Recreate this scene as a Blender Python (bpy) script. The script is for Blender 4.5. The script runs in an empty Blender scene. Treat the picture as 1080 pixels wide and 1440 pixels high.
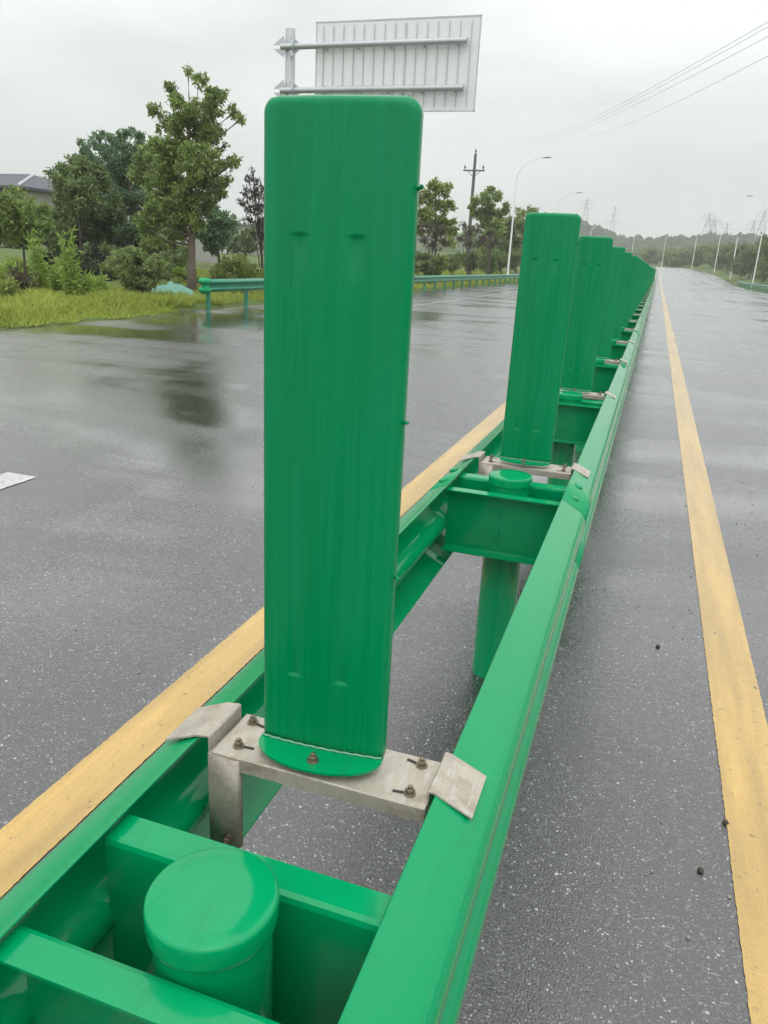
import bpy, bmesh, math, random
import numpy as np
from mathutils import Vector, Matrix

random.seed(7)
rng = np.random.default_rng(11)
S = bpy.context.scene
COL = S.collection
R = math.radians

# ------------------------------------------------------------------ camera
EYE = np.array([0.0, 0.0, 1.5])
_y, _p, _r = R(18.0), R(18.4), R(3.0)
FWD = np.array([-math.sin(_y)*math.cos(_p), math.cos(_y)*math.cos(_p), -math.sin(_p)])
_rt = np.array([math.cos(_y), math.sin(_y), 0.0]); _up = np.cross(_rt, FWD)
RGT = math.cos(_r)*_rt + math.sin(_r)*_up
UPV = -math.sin(_r)*_rt + math.cos(_r)*_up
F = 1075.0
def at(px, py, Y):
    """point of the real place at road distance Y seen along one sight line of the photo"""
    d = FWD + RGT*(px-540)/F + UPV*(720-py)/F
    return EYE + d*(Y/d[1])
cam = bpy.data.cameras.new('camera')
cam.sensor_fit = 'AUTO'; cam.sensor_width = 36; cam.lens = 36*F/1440
cam.clip_start = 0.02; cam.clip_end = 6000
co = bpy.data.objects.new('camera', cam); COL.objects.link(co)
m = Matrix(((RGT[0], UPV[0], -FWD[0], EYE[0]), (RGT[1], UPV[1], -FWD[1], EYE[1]),
            (RGT[2], UPV[2], -FWD[2], EYE[2]), (0, 0, 0, 1)))
co.matrix_world = m
S.camera = co

# ------------------------------------------------------------------ object helpers
def tag(o, label=None, cat=None, group=None, kind=None):
    if label: o['label'] = label
    if cat: o['category'] = cat
    if group: o['group'] = group
    if kind: o['kind'] = kind
    return o
def empty(name, loc=(0, 0, 0), rz=0.0):
    o = bpy.data.objects.new(name, None); COL.objects.link(o)
    o.empty_display_size = .1
    o.location = loc; o.rotation_euler = (0, 0, rz)
    return o
def link(name, me, mat, parent=None, smooth=None):
    o = bpy.data.objects.new(name, me); COL.objects.link(o)
    if mat: me.materials.append(mat)
    if parent: o.parent = parent
    if smooth is not None:
        me.polygons.foreach_set('use_smooth', [True]*len(me.polygons))
        if smooth < 180:
            me.set_sharp_from_angle(angle=R(smooth))
    return o
def copy_tree(o, parent=None):
    c = o.copy(); COL.objects.link(c)
    c.parent = parent
    for ch in [x for x in o.children]:
        copy_tree(ch, c)
    return c

class MB:
    """collects verts and faces, builds ONE mesh object"""
    def __init__(s): s.v = []; s.f = []
    def add(s, vs, fs):
        b = len(s.v); s.v += [tuple(map(float, p)) for p in vs]
        s.f += [tuple(b+i for i in f) for f in fs]; return s
    def box(s, c, d, rot=None):
        vs = []
        for x in (-.5, .5):
            for y in (-.5, .5):
                for z in (-.5, .5):
                    p = Vector((x*d[0], y*d[1], z*d[2]))
                    if rot is not None: p = rot @ p
                    vs.append((p[0]+c[0], p[1]+c[1], p[2]+c[2]))
        return s.add(vs, [(0, 1, 3, 2), (4, 6, 7, 5), (0, 4, 5, 1), (2, 3, 7, 6), (0, 2, 6, 4), (1, 5, 7, 3)])
    def tube(s, pts, rad, n=10, cap=True):
        pts = [np.array(p, float) for p in pts]
        if not hasattr(rad, '__len__'): rad = [rad]*len(pts)
        rings = []
        ref = None
        for i, p in enumerate(pts):
            t = pts[min(i+1, len(pts)-1)] - pts[max(i-1, 0)]
            t = t/(np.linalg.norm(t)+1e-9)
            if ref is None:
                ref = np.array([1, 0, 0]) if abs(t[0]) < .8 else np.array([0, 1, 0])
            u = ref - t*(ref@t); u /= np.linalg.norm(u)+1e-9; ref = u
            w = np.cross(t, u)
            rings.append([p + rad[i]*(math.cos(a)*u + math.sin(a)*w) for a in [2*math.pi*k/n for k in range(n)]])
        vs = [q for r_ in rings for q in r_]; fs = []
        for i in range(len(pts)-1):
            for k in range(n):
                fs.append((i*n+k, i*n+(k+1) % n, (i+1)*n+(k+1) % n, (i+1)*n+k))
        if cap:
            fs.append(tuple(reversed(range(n)))); fs.append(tuple((len(pts)-1)*n+k for k in range(n)))
        return s.add(vs, fs)
    def lathe(s, prof, c=(0, 0, 0), n=40):
        vs = []; fs = []
        for r_, z in prof:
            for k in range(n):
                a = 2*math.pi*k/n
                vs.append((c[0]+r_*math.cos(a), c[1]+r_*math.sin(a), c[2]+z))
        L = len(prof)
        for i in range(L-1):
            for k in range(n):
                fs.append((i*n+k, i*n+(k+1) % n, (i+1)*n+(k+1) % n, (i+1)*n+k))
        fs.append(tuple((L-1)*n+k for k in range(n))); fs.append(tuple(reversed(range(n))))
        return s.add(vs, fs)
    def sheet(s, grid):
        h = len(grid); w = len(grid[0])
        return s.add([p for r_ in grid for p in r_],
                     [(i*w+j, i*w+j+1, (i+1)*w+j+1, (i+1)*w+j) for i in range(h-1) for j in range(w-1)])
    def mesh(s, name):
        me = bpy.data.meshes.new(name); me.from_pydata(s.v, [], s.f); me.update(); return me
    def build(s, name, mat, parent=None, smooth=None, bevel=0, solid=0, offset=0):
        o = link(name, s.mesh(name), mat, parent, smooth)
        if solid:
            md = o.modifiers.new('thick', 'SOLIDIFY'); md.thickness = solid; md.offset = offset
        if bevel:
            md = o.modifiers.new('bevel', 'BEVEL'); md.width = bevel; md.segments = 2; md.limit_method = 'ANGLE'; md.angle_limit = R(40)
        return o

# ------------------------------------------------------------------ material helpers
class NT:
    def __init__(s, name):
        s.m = bpy.data.materials.new(name); s.m.use_nodes = True
        s.t = s.m.node_tree; s.t.nodes.clear()
        s.out = s.n('ShaderNodeOutputMaterial')
        s.tc = s.n('ShaderNodeTexCoord'); s.geo = None
    def n(s, typ, **kw):
        nd = s.t.nodes.new(typ)
        for k, v in kw.items(): setattr(nd, k, v)
        return nd
    def l(s, a, b): s.t.links.new(a, b)
    def setv(s, sock, v):
        if hasattr(v, 'is_linked') or hasattr(v, 'links'): s.l(v, sock)
        else: sock.default_value = v
    def mapping(s, scale=(1, 1, 1), rot=(0, 0, 0), src=None):
        mp = s.n('ShaderNodeMapping'); mp.inputs['Scale'].default_value = scale; mp.inputs['Rotation'].default_value = rot
        s.l(src or s.tc.outputs['Object'], mp.inputs['Vector']); return mp.outputs[0]
    def noise(s, scale, detail=4, rough=.55, vec=None, dist=0):
        nd = s.n('ShaderNodeTexNoise'); nd.inputs['Scale'].default_value = scale; nd.inputs['Detail'].default_value = detail
        nd.inputs['Roughness'].default_value = rough; nd.inputs['Distortion'].default_value = dist
        s.l(vec or s.tc.outputs['Object'], nd.inputs['Vector']); return nd.outputs['Fac']
    def vor(s, scale, vec=None, out='Distance', feature='F1'):
        nd = s.n('ShaderNodeTexVoronoi', feature=feature); nd.inputs['Scale'].default_value = scale
        s.l(vec or s.tc.outputs['Object'], nd.inputs['Vector']); return nd.outputs[out]
    def ramp(s, fac, stops, interp='LINEAR'):
        nd = s.n('ShaderNodeValToRGB'); nd.color_ramp.interpolation = interp
        el = nd.color_ramp.elements
        while len(el) < len(stops): el.new(.5)
        for e, (p, c) in zip(el, stops):
            e.position = p
            e.color = (c, c, c, 1) if not hasattr(c, '__len__') else (*c, 1)
        s.l(fac, nd.inputs['Fac']); return nd.outputs['Color']
    def mix(s, fac, a, b, mode='MIX'):
        nd = s.n('ShaderNodeMix', data_type='RGBA', blend_type=mode)
        s.setv(nd.inputs[0], fac)
        for sock, v in ((nd.inputs[6], a), (nd.inputs[7], b)):
            if isinstance(v, (tuple, list)): v = (*v[:3], 1)
            s.setv(sock, v)
        return nd.outputs[2]
    def math(s, op, a, b=0.0):
        nd = s.n('ShaderNodeMath', operation=op); s.setv(nd.inputs[0], a); s.setv(nd.inputs[1], b); return nd.outputs[0]
    def bump(s, h, strength=.3, dist=.01, normal=None):
        nd = s.n('ShaderNodeBump'); nd.inputs['Strength'].default_value = strength; nd.inputs['Distance'].default_value = dist
        s.l(h, nd.inputs['Height'])
        if normal is not None: s.l(normal, nd.inputs['Normal'])
        return nd.outputs['Normal']
    def pbsdf(s, color, rough=.5, metal=0., normal=None, spec=.5, coat=0., coat_rough=.05):
        b = s.n('ShaderNodeBsdfPrincipled')
        if isinstance(color, (tuple, list)): color = (*color[:3], 1)
        s.setv(b.inputs['Base Color'], color); s.setv(b.inputs['Roughness'], rough); s.setv(b.inputs['Metallic'], metal)
        s.setv(b.inputs['Specular IOR Level'], spec)
        if coat: b.inputs['Coat Weight'].default_value = coat; b.inputs['Coat Roughness'].default_value = coat_rough
        if normal is not None: s.l(normal, b.inputs['Normal'])
        s.b = b; return b.outputs[0]
    def done(s, shader): s.l(shader, s.out.inputs['Surface']); return s.m

def M_simple(name, col, rough=.6, metal=0., var=.25, scale=8., bump=0.0):
    t = NT(name)
    c = t.mix(t.noise(scale, 5), tuple(v*(1-var) for v in col), tuple(v*(1+var) for v in col))
    nr = t.bump(t.noise(scale*4, 4), bump, .01) if bump else None
    return t.done(t.pbsdf(c, rough, metal, nr))

def M_green_rail():
    t = NT('green_enamel')
    n1 = t.noise(3, 5); n2 = t.noise(60, 3)
    c = t.mix(n1, (.0, .275, .094), (.0, .325, .120))
    gr = t.ramp(t.noise(9, 8, .7), [(.60, 0), (.80, .30)])
    c = t.mix(gr, c, (.02, .16, .075))
    ro = t.ramp(n1, [(.3, .09), (.75, .20)])
    drops = t.vor(150, t.mapping((1, 1, 1)))
    h = t.ramp(drops, [(.0, 1), (.28, .0)])
    msk = t.ramp(t.noise(22, 3), [(.52, 0), (.62, 1)])
    h2 = t.math('MULTIPLY', h, msk)
    n = t.bump(n2, .025, .004)
    n = t.bump(h2, .22, .0012, n)
    dirt = t.ramp(t.noise(1, 6, .7, t.mapping((30, 4, 30))), [(.56, 0), (.78, .45)])
    c = t.mix(dirt, c, (.012, .145, .062))
    chip = t.ramp(t.noise(48, 4, .6), [(.74, 0), (.76, .7)])
    c = t.mix(chip, c, (.05, .20, .11))
    return t.done(t.pbsdf(c, ro, 0, n, .26, .16, .03))
def M_green_panel():
    t = NT('green_panel_enamel')
    st = t.noise(1, 5, .6, t.mapping((60, 60, 2.0)))
    st2 = t.noise(1, 3, .6, t.mapping((17, 17, .9)))
    streak = t.ramp(st, [(.42, 0), (.66, 1)])
    c = t.mix(t.ramp(st2, [(.35, 0), (.65, 1)]), (.0, .213, .071), (.0, .245, .087))
    film = t.math('MULTIPLY', streak, t.ramp(t.noise(1, 3, .5, t.mapping((9, 9, 2.5))), [(.38, 0), (.62, .42)]))
    c = t.mix(film, c, (.010, .275, .130))
    run = t.ramp(t.noise(1, 4, .6, t.mapping((130, 130, 1.6))), [(.60, 0), (.72, .35)])
    c = t.mix(run, c, (.0, .155, .054))
    spl = t.ramp(t.noise(55, 6, .75), [(.66, 0), (.74, .4)])
    c = t.mix(spl, c, (.008, .13, .055))
    ro = t.ramp(streak, [(0, .2), (1, .42)])
    n = t.bump(st, .02, .002)
    dp = t.math('MULTIPLY', t.ramp(t.vor(210), [(0, 1), (.26, 0)]), t.ramp(t.noise(30, 3), [(.50, 0), (.62, 1)]))
    n = t.bump(dp, .15, .0012, n)
    return t.done(t.pbsdf(c, ro, 0, n, .20, .04, .1))
def M_galv():
    t = NT('galvanised_steel')
    v = t.vor(38, out='Color', vec=t.mapping((1, 1, 1)))
    bw = t.n('ShaderNodeRGBToBW'); t.l(v, bw.inputs[0])
    sc = t.noise(1, 6, .7, t.mapping((160, 20, 160), (0, 0, .6)))
    c = t.mix(bw.outputs[0], (.36, .325, .26), (.46, .425, .35))
    c = t.mix(t.ramp(sc, [(.5, 0), (.7, .6)]), c, (.60, .575, .52))
    rust = t.ramp(t.noise(18, 8, .75), [(.52, 0), (.70, .85)])
    c = t.mix(rust, c, (.27, .215, .155))
    ro = t.ramp(t.noise(30, 4), [(.3, .32), (.8, .6)])
    return t.done(t.pbsdf(c, ro, .15, t.bump(sc, .05, .002)))
WETSPOTS = [(-3.55, 5.7, .95, 4.6, R(28.6), .13), (-9.0, 15.5, 2.2, 4.5, R(20), .30), (-8.9, 11.6, 2.6, .9, R(-8), .13), (-6.6, 8.4, 2.2, .45, R(-6), .10), (-6.6, 20, 2, 7, 0, .16), (4.2, 24, 1.2, 12, 0, .15)]
def M_asphalt(wet=True):
    t = NT('wet_asphalt')
    P = t.tc.outputs['Object']
    jit = t.n('ShaderNodeTexNoise'); jit.inputs['Scale'].default_value = 90; t.l(P, jit.inputs['Vector'])
    dv = t.n('ShaderNodeMix', data_type='VECTOR'); dv.inputs[0].default_value = .0075
    t.l(P, dv.inputs[4]); t.l(jit.outputs['Color'], dv.inputs[5]); PD = dv.outputs[1]
    vd = t.n('ShaderNodeTexVoronoi'); vd.inputs['Scale'].default_value = 175; t.l(PD, vd.inputs['Vector'])
    bw = t.n('ShaderNodeSeparateColor'); t.l(vd.outputs['Color'], bw.inputs[0])
    # aggregate stones: most dark, some pale, few white
    stone = t.ramp(bw.outputs[0], [(0, .008), (.30, .022), (.55, .05), (.78, .095), (.93, .17), (.975, .30), (1, .58)])
    edge = t.ramp(vd.outputs['Distance'], [(.25, 1), (.62, .0)])
    c = t.mix(edge, (.012, .012, .012), stone)
    v2 = t.n('ShaderNodeTexVoronoi'); v2.inputs['Scale'].default_value = 60; t.l(PD, v2.inputs['Vector'])
    s2 = t.n('ShaderNodeSeparateColor'); t.l(v2.outputs['Color'], s2.inputs[0])
    big = t.math('MULTIPLY', t.ramp(s2.outputs[0], [(.93, 0), (.95, 1)]), t.ramp(v2.outputs['Distance'], [(.2, 1), (.32, 0)]))
    c = t.mix(big, c, t.ramp(s2.outputs[1], [(0, .16), (1, .5)]))
    tone = t.ramp(t.math('ADD', t.math('MULTIPLY', t.noise(.9, 7, .65), .6), t.math('MULTIPLY', t.noise(1, 4, .6, t.mapping((3.2, .12, 1))), .4)), [(.36, .55), (.62, 1.35)])
    c = t.mix(1.0, c, tone, 'MULTIPLY')
    # standing water film: broad patches stretched across the tyre tracks
    pud = t.noise(.30, 6, .6, t.mapping((.5, 1.9, 1), (0, 0, .25)), .8)
    trk = t.noise(.5, 3, .5, t.mapping((2.2, .10, 1)))
    w = t.math('ADD', t.math('MULTIPLY', pud, .75), t.math('MULTIPLY', trk, .25))
    for (bx, by, sx, sy, rz_, a) in WETSPOTS:
        mp = t.n('ShaderNodeMapping', vector_type='TEXTURE'); t.l(P, mp.inputs['Vector'])
        mp.inputs['Location'].default_value = (bx, by, 0); mp.inputs['Rotation'].default_value = (0, 0, rz_); mp.inputs['Scale'].default_value = (sx, sy, 1)
        gd = t.n('ShaderNodeTexGradient', gradient_type='SPHERICAL'); t.l(mp.outputs[0], gd.inputs['Vector'])
        w = t.math('ADD', w, t.math('MULTIPLY', gd.outputs['Fac'], a))
    w = t.math('ADD', w, t.math('MULTIPLY', t.math('SUBTRACT', t.noise(38, 4, .7), .5), .30))
    wet_ = t.ramp(w, [(.47, 0), (.64, 1)])
    ro = t.ramp(wet_, [(0, .30), (.55, .20), (1, .10)])
    h = t.math('ADD', t.math('MULTIPLY', vd.outputs['Distance'], -1.0), t.math('MULTIPLY', t.noise(400, 2), .4))
    hb = t.n('ShaderNodeBump'); hb.inputs['Distance'].default_value = .0035
    t.l(h, hb.inputs['Height'])
    t.l(t.ramp(wet_, [(0, .40), (.6, .16), (1, .05)]), hb.inputs['Strength'])
    rip = t.bump(t.noise(9, 3, .5), .05, .01, hb.outputs[0])
    sh = t.pbsdf(c, ro, 0, rip, .75, .95, .13)
    cb = t.n('ShaderNodeBump'); cb.inputs['Distance'].default_value = .003; t.l(h, cb.inputs['Height'])
    t.l(t.ramp(wet_, [(0, .34), (.6, .20), (1, .10)]), cb.inputs['Strength'])
    t.b.inputs['Coat IOR'].default_value = 1.68
    t.l(cb.outputs[0], t.b.inputs['Coat Normal'])
    t.l(t.ramp(wet_, [(0, .31), (.5, .20), (1, .10)]), t.b.inputs['Coat Roughness'])
    return t.done(sh)
def M_line(name, a, b, wear=.62):
    t = NT(name)
    P = t.tc.outputs['Object']
    c = t.mix(t.noise(14, 6, .65), a, b)
    vd = t.n('ShaderNodeTexVoronoi'); vd.inputs['Scale'].default_value = 125; t.l(P, vd.inputs['Vector'])
    dirt = t.ramp(t.noise(26, 8, .75), [(wear, 0), (wear+.09, .75)])
    c = t.mix(dirt, c, (.13, .10, .06))
    sl = t.ramp(t.noise(1, 5, .65, t.mapping((9, .7, 1))), [(.35, .72), (.68, 1.1)])
    c = t.mix(1.0, c, sl, 'MULTIPLY')
    pit = t.ramp(t.vor(160), [(.10, .55), (.35, 1.0)])
    c = t.mix(.6, c, t.mix(1.0, c, pit, 'MULTIPLY'))
    spk = t.n('ShaderNodeTexVoronoi'); spk.inputs['Scale'].default_value = 17; t.l(P, spk.inputs['Vector'])
    sc = t.n('ShaderNodeSeparateColor'); t.l(spk.outputs['Color'], sc.inputs[0])
    dot = t.math('MULTIPLY', t.ramp(sc.outputs[0], [(.88, 0), (.9, 1)]), t.ramp(t.math('ADD', spk.outputs['Distance'], t.math('MULTIPLY', t.noise(80, 3), .25)), [(.2, 1), (.26, 0)]))
    c = t.mix(dot, c, (.045, .035, .02))
    n = t.bump(vd.outputs['Distance'], .3, .002)
    return t.done(t.pbsdf(c, .38, 0, n, .5, .8, .24))
def M_leaf(name, dark, light, rough=.45, trans=.28, nscale=1.5):
    t = NT(name)
    g = t.n('ShaderNodeNewGeometry')
    n1 = t.noise(nscale, 3)
    c = t.mix(t.ramp(n1, [(.40, 0), (.62, 1)]), dark, light)
    c = t.mix(t.math('MULTIPLY', g.outputs['Random Per Island'], .55), c, tuple(v*1.5 for v in light))
    d = t.pbsdf(c, rough, 0, None, .4)
    tr = t.n('ShaderNodeBsdfTranslucent'); t.l(t.mix(.5, c, tuple(v*1.6 for v in light)), tr.inputs['Color'])
    mx = t.n('ShaderNodeMixShader'); mx.inputs[0].default_value = trans
    t.l(d, mx.inputs[1]); t.l(tr.outputs[0], mx.inputs[2])
    return t.done(mx.outputs[0])
def M_bark(name, a, b):
    t = NT(name)
    n1 = t.noise(6, 7, .7, t.mapping((3, 3, .6)))
    return t.done(t.pbsdf(t.mix(n1, a, b), .85, 0, t.bump(n1, .6, .03)))
def M_ground():
    t = NT('grassy_ground')
    n1 = t.noise(.12, 6, .6); n2 = t.noise(5, 6, .7)
    c = t.mix(t.ramp(n1, [(.35, 0), (.65, 1)]), (.075, .125, .022), (.115, .175, .03))
    c = t.mix(t.ramp(n2, [(.4, 0), (.75, .7)]), c, (.07, .075, .03))
    return t.done(t.pbsdf(c, .9, 0, t.bump(n2, .7, .06)))
def M_hill(name, a, b):
    t = NT(name)
    n1 = t.noise(.035, 7, .65); v = t.vor(.16)
    c = t.mix(t.ramp(n1, [(.35, 0), (.7, 1)]), a, b)
    c = t.mix(t.ramp(v, [(.2, 0), (.8, .6)]), c, tuple(x*.5 for x in a))
    return t.done(t.pbsdf(c, .95, 0, t.bump(v, .8, 3)))
def M_roof():
    t = NT('slate_blue_tiles')
    w = t.n('ShaderNodeTexWave', bands_direction='Z'); w.inputs['Scale'].default_value = 3.2; w.inputs['Distortion'].default_value = .3
    t.l(t.tc.outputs['Object'], w.inputs['Vector'])
    c = t.mix(t.noise(3, 5), (.055, .058, .074), (.09, .093, .115))
    c = t.mix(t.math('MULTIPLY', w.outputs['Fac'], .35), c, (.05, .05, .065))
    return t.done(t.pbsdf(c, .6, 0, t.bump(w.outputs['Fac'], .5, .03)))
def M_signback():
    t = NT('bare_aluminium_back')
    st = t.noise(1, 5, .6, t.mapping((2.4, 1, .3)))
    c = t.mix(st, (.72, .73, .73), (.84, .845, .84))
    c = t.mix(t.ramp(t.noise(2.2, 6, .7), [(.55, 0), (.8, .35)]), c, (.45, .44, .41))
    return t.done(t.pbsdf(c, .45, .15))

GREEN = M_green_rail(); PANEL = M_green_panel(); GALV = M_galv()
BOLT = M_simple('weathered_bolt_steel', (.24, .20, .145), .45, .8, .4, 60)
ASPH = M_asphalt()
YEL = M_line('yellow_road_paint', (.54, .335, .075), (.64, .42, .115), .59)
WHT = M_line('white_road_paint', (.46, .46, .44), (.62, .62, .60), .54)
GROUND = M_ground()
CONC = M_simple('weathered_concrete', (.30, .29, .27), .85, 0, .3, 4, .3)
STEELP = M_simple('zinc_coated_pole', (.50, .53, .54), .4, .55, .12, 5)
WPAINT = M_simple('white_pole_paint', (.87, .875, .86), .35, 0, .06, 6)
DARKCONC = M_simple('dark_concrete_pole', (.12, .12, .115), .8, 0, .2, 3)
PYL = M_simple('grey_lattice_steel', (.36, .37, .39), .6, .4, .1, 2)
WIRE = M_simple('dull_wire', (.20, .205, .21), .6, .3, .1, 2)
WALLW = M_simple('off_white_render', (.72, .71, .69), .8, 0, .08, 2)
WALLG = M_simple('grey_wall_render', (.36, .345, .33), .85, 0, .25, 1.2, .2)
GLASSD = M_simple('dark_window_glass', (.05, .06, .07), .12, 0, .2, 2)
ROOF = M_roof()
NETM = M_simple('green_dust_net', (.17, .37, .30), .75, 0, .3, 9, .5)
RUBBER = M_simple('dark_lamp_housing', (.20, .21, .22), .45, .4, .1, 5)
BARK = M_bark('grey_brown_bark', (.10, .075, .055), (.21, .165, .125))
BARKD = M_bark('dark_bark', (.04, .032, .026), (.10, .08, .065))
L_MAIN = M_leaf('leaf_mid_green', (0.0944, 0.1475, 0.0378), (0.236, 0.3127, 0.0885))
L_DARK = M_leaf('leaf_dark_green', (0.0708, 0.1121, 0.0401), (0.1652, 0.2242, 0.0755))
L_BLUE = M_leaf('leaf_blue_green', (0.0708, 0.1416, 0.0708), (0.1534, 0.2419, 0.118))
L_OLIVE = M_leaf('leaf_olive', (0.1298, 0.177, 0.0378), (0.2478, 0.3009, 0.0767))
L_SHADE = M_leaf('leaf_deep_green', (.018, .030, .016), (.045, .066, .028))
L_BUSH = M_leaf('leaf_privet', (0.0885, 0.1357, 0.0401), (0.236, 0.3068, 0.1003), .4, .3, 2.5)
L_PURP = M_leaf('leaf_purple', (.045, .026, .034), (.085, .055, .062))
L_BROWN = M_leaf('leaf_brown_red', (.060, .048, .034), (.105, .085, .058))
L_WEED = M_leaf('leaf_yellow_green', (0.16, 0.25, 0.04), (0.29, 0.39, 0.085), .5, .35)
L_GRASS = M_leaf('grass_blade', (0.22, 0.285, 0.04), (0.37, 0.43, 0.09), .5, .35, .5)
L_FAR = M_leaf('leaf_far_wood', (0.0767, 0.118, 0.033), (0.1652, 0.2183, 0.0649), .6, .2, .12)
L_FARB = M_leaf('leaf_far_wood_brown', (0.0708, 0.0944, 0.0378), (0.1534, 0.1829, 0.0708), .6, .2, .15)

# ------------------------------------------------------------------ road alignment
def sm(t): t = min(1, max(0, t)); return t*t*(3-2*t)
def cx(y): return -max(0.0, y-150.0)**2/950.0 if y < 420 else -(270.0**2)/950.0-(y-420)*.57
def cz(y): return 2.7*sm((y-105)/125.0) if y > 105 else 0.0
YS = [-12, -6, 0, 4, 8, 12, 18, 24, 30, 40, 50, 60, 75, 90] + [100+6*i for i in range(54)]

def strip(x0, x1, z, ys, name, mat, jitter=0.0, kind='structure', nx=1, ext=0):
    b = MB(); g = []
    for y in ys:
        row = []
        for i in range(nx+1):
            x = x0+(x1-x0)*i/nx
            if jitter and i in (0, nx): x += random.uniform(-jitter, jitter)
            row.append((x+cx(y), y, cz(y)+z))
        g.append(row)
    o = b.sheet(g).build(name, mat); o['kind'] = kind
    return o
def fine(y0, y1, step):
    n = max(1, int((y1-y0)/step)); return [y0+(y1-y0)*i/n for i in range(n+1)]

strip(-10.55, 10.7, 0.0, YS, 'road', ASPH, nx=12)
strip(-11.06, -10.53, -.004, [16.2, 17, 18.5, 20, 22, 25, 28, 32, 37, 43, 50, 60, 75, 90]+[100+6*i for i in range(10)], 'road', ASPH)
near = fine(-1.0, 14, .012) + fine(14.1, 40, .2) + [y for y in YS if y > 42]
strip(-1.440, -1.268, .003, near, 'yellow_line', YEL, .0013)
strip(.418, .598, .003, near, 'yellow_line', YEL, .0013)
strip(-7.70, -7.55, .004, fine(21.5, 98, .5)+[y for y in YS if y > 98], 'white_edge_line', WHT, .006)
strip(7.9, 8.05, .004, YS, 'white_edge_line', WHT, .006)
for k in range(16):
    y0 = -2.1+15*k
    for xx in ((-3.945, -3.695), ):
        if k in (1,): continue
        strip(xx[0], xx[1], .004, fine(y0, y0+6, .03 if k == 0 else .5), 'white_lane_dash', WHT, .005)

# ground sheet to the horizon
def gz(x, y):
    d = x-cx(y)
    z = cz(y)
    if d < -10.4 and y > 16.2 and d > -11.0: z -= .06
    elif d < -10.4:
        z += .04+.10*sm((-d-10.4)/1.2) + .35*sm((-d-16)/25)*sm((y-10)/15)
        if y > 20: z += .5*sm((-d-12.2)/3)*sm((y-20)/6)
    elif d > 10.6:
        z += -.02+.45*sm((d-11.6)/3)
        z += 2.2*sm((d-15)/20)
    else: z -= .07
    return z
gx = [-2400, -1500, -800, -400, -250, -160, -110, -80, -60, -48, -40, -34, -29, -25, -22, -19.5, -17.5, -16, -15, -14.2, -13.6, -13, -12.5, -12, -11.6, -11.2, -10.9, -10.6, -10.4, -5, 0, 5, 10.5, 10.8, 11.2, 11.8, 12.6, 13.6, 15, 17, 20, 24, 29, 35, 45, 60, 90, 150, 260, 500, 1000, 2400]
gy = [-60, -20, -8, 0, 3, 5, 7, 8.5, 10, 11.5, 13, 15, 17, 19, 21, 23, 25, 28, 32, 37, 43, 50, 60, 72, 85, 98, 110, 122, 134, 146, 158, 170, 182, 194, 206, 218, 230, 245, 260, 280, 300, 330, 370, 420, 520, 700, 1000, 1500, 2600]
b = MB(); g = []
for y in gy:
    row = []
    for x in gx:
        row.append((x+cx(y), y, gz(x+cx(y), y) + (random.uniform(-.03, .03) if x < -12 or x > 12 else 0)))
    g.append(row)
gnd = b.sheet(g).build('ground', GROUND, smooth=180); gnd['kind'] = 'structure'

# ------------------------------------------------------------------ W-beam guard rails
def catmull(P, n=5):
    out = []
    for i in range(len(P)-1):
        p0 = P[max(i-1, 0)]; p1 = P[i]; p2 = P[i+1]; p3 = P[min(i+2, len(P)-1)]
        for k in range(n):
            t = k/n
            out.append(tuple(.5*((2*b_)+(-a+c)*t+(2*a-5*b_+4*c-d)*t*t+(-a+3*b_-3*c+d)*t**3) for a, b_, c, d in zip(p0, p1, p2, p3)))
    out.append(P[-1]); return out
WPROF = catmull([(0, .757), (.006, .7535), (.045, .733), (.072, .716), (.083, .700), (.0855, .682), (.081, .666), (.060, .650), (.028, .635), (.009, .619),
                 (.003, .600), (.009, .581), (.028, .565), (.060, .550), (.081, .534), (.0855, .518), (.083, .500), (.072, .484), (.045, .467), (.006, .447), (0, .443)], 4)
def wbeam(b, path, side, x_off, dz=0.0, dout=0.0):
    """path: y stations; side +1 profile opens out to +x"""
    g = []
    for y in path:
        g.append([(x_off+cx(y)+side*(d+dout), y, cz(y)+h+dz) for d, h in WPROF])
    if side > 0: g = [list(reversed(r_)) for r_ in g]
    return b.sheet(g)

BX, SP, P0 = -.395, 2.03, .61           # barrier axis, post spacing, first post
HALF = .195
barrier = empty('median_guardrail', (0, 0, 0))
tag(barrier, 'long green double sided guardrail down the middle of the wet road', 'guardrail')
segs = [(-3.50, .72)] + [(.55+4.06*i-.0, .55+4.06*(i+1)+.28) for i in range(0, 1)]
# joints every two bays, the next length slipped under the end of the one before it
joints = [-1.5, 2.55] + [2.55+4.06*i for i in range(1, 24)]
for i in range(len(joints)-1):
    y0, y1 = joints[i]-.02, joints[i+1]+.30
    for side in (1, -1):
        bb = MB(); ys = fine(y0, y1, .25)
        wbeam(bb, ys, side, BX+side*HALF+.004, (.0012 if i % 2 else 0)+.0007, .0012 if i % 2 else 0)
        o = bb.build('rail', GREEN, barrier, 60, solid=.003)
        if i == 0 and side == -1: pass
        # splice bolts on the sloping upper face and in the valley
        if i >= 1 and i < 9:
            for (yy, d, h) in ((.06, .036, .7385), (.22, .036, .7385), (.06, .044, .462), (.22, .044, .462)):
                n = Vector((side*.42, 0, .91)) if h > .6 else Vector((side*.42, 0, -.91))
                c = Vector((BX+side*(HALF+d+.004), joints[i]+yy, h+(.006 if h > .6 else -.006)))
                q = MB(); rot = n.to_track_quat('Z', 'Y').to_matrix()
                prof = [(.0165, -.004), (.0165, .001), (.014, .0045), (.008, .0065), (.001, .007)]
                q.lathe(prof, n=14)
                q.v = [tuple(rot @ Vector(v) + c) for v in q.v]
                q.build('splice_bolt', GREEN, o, 50)
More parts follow.
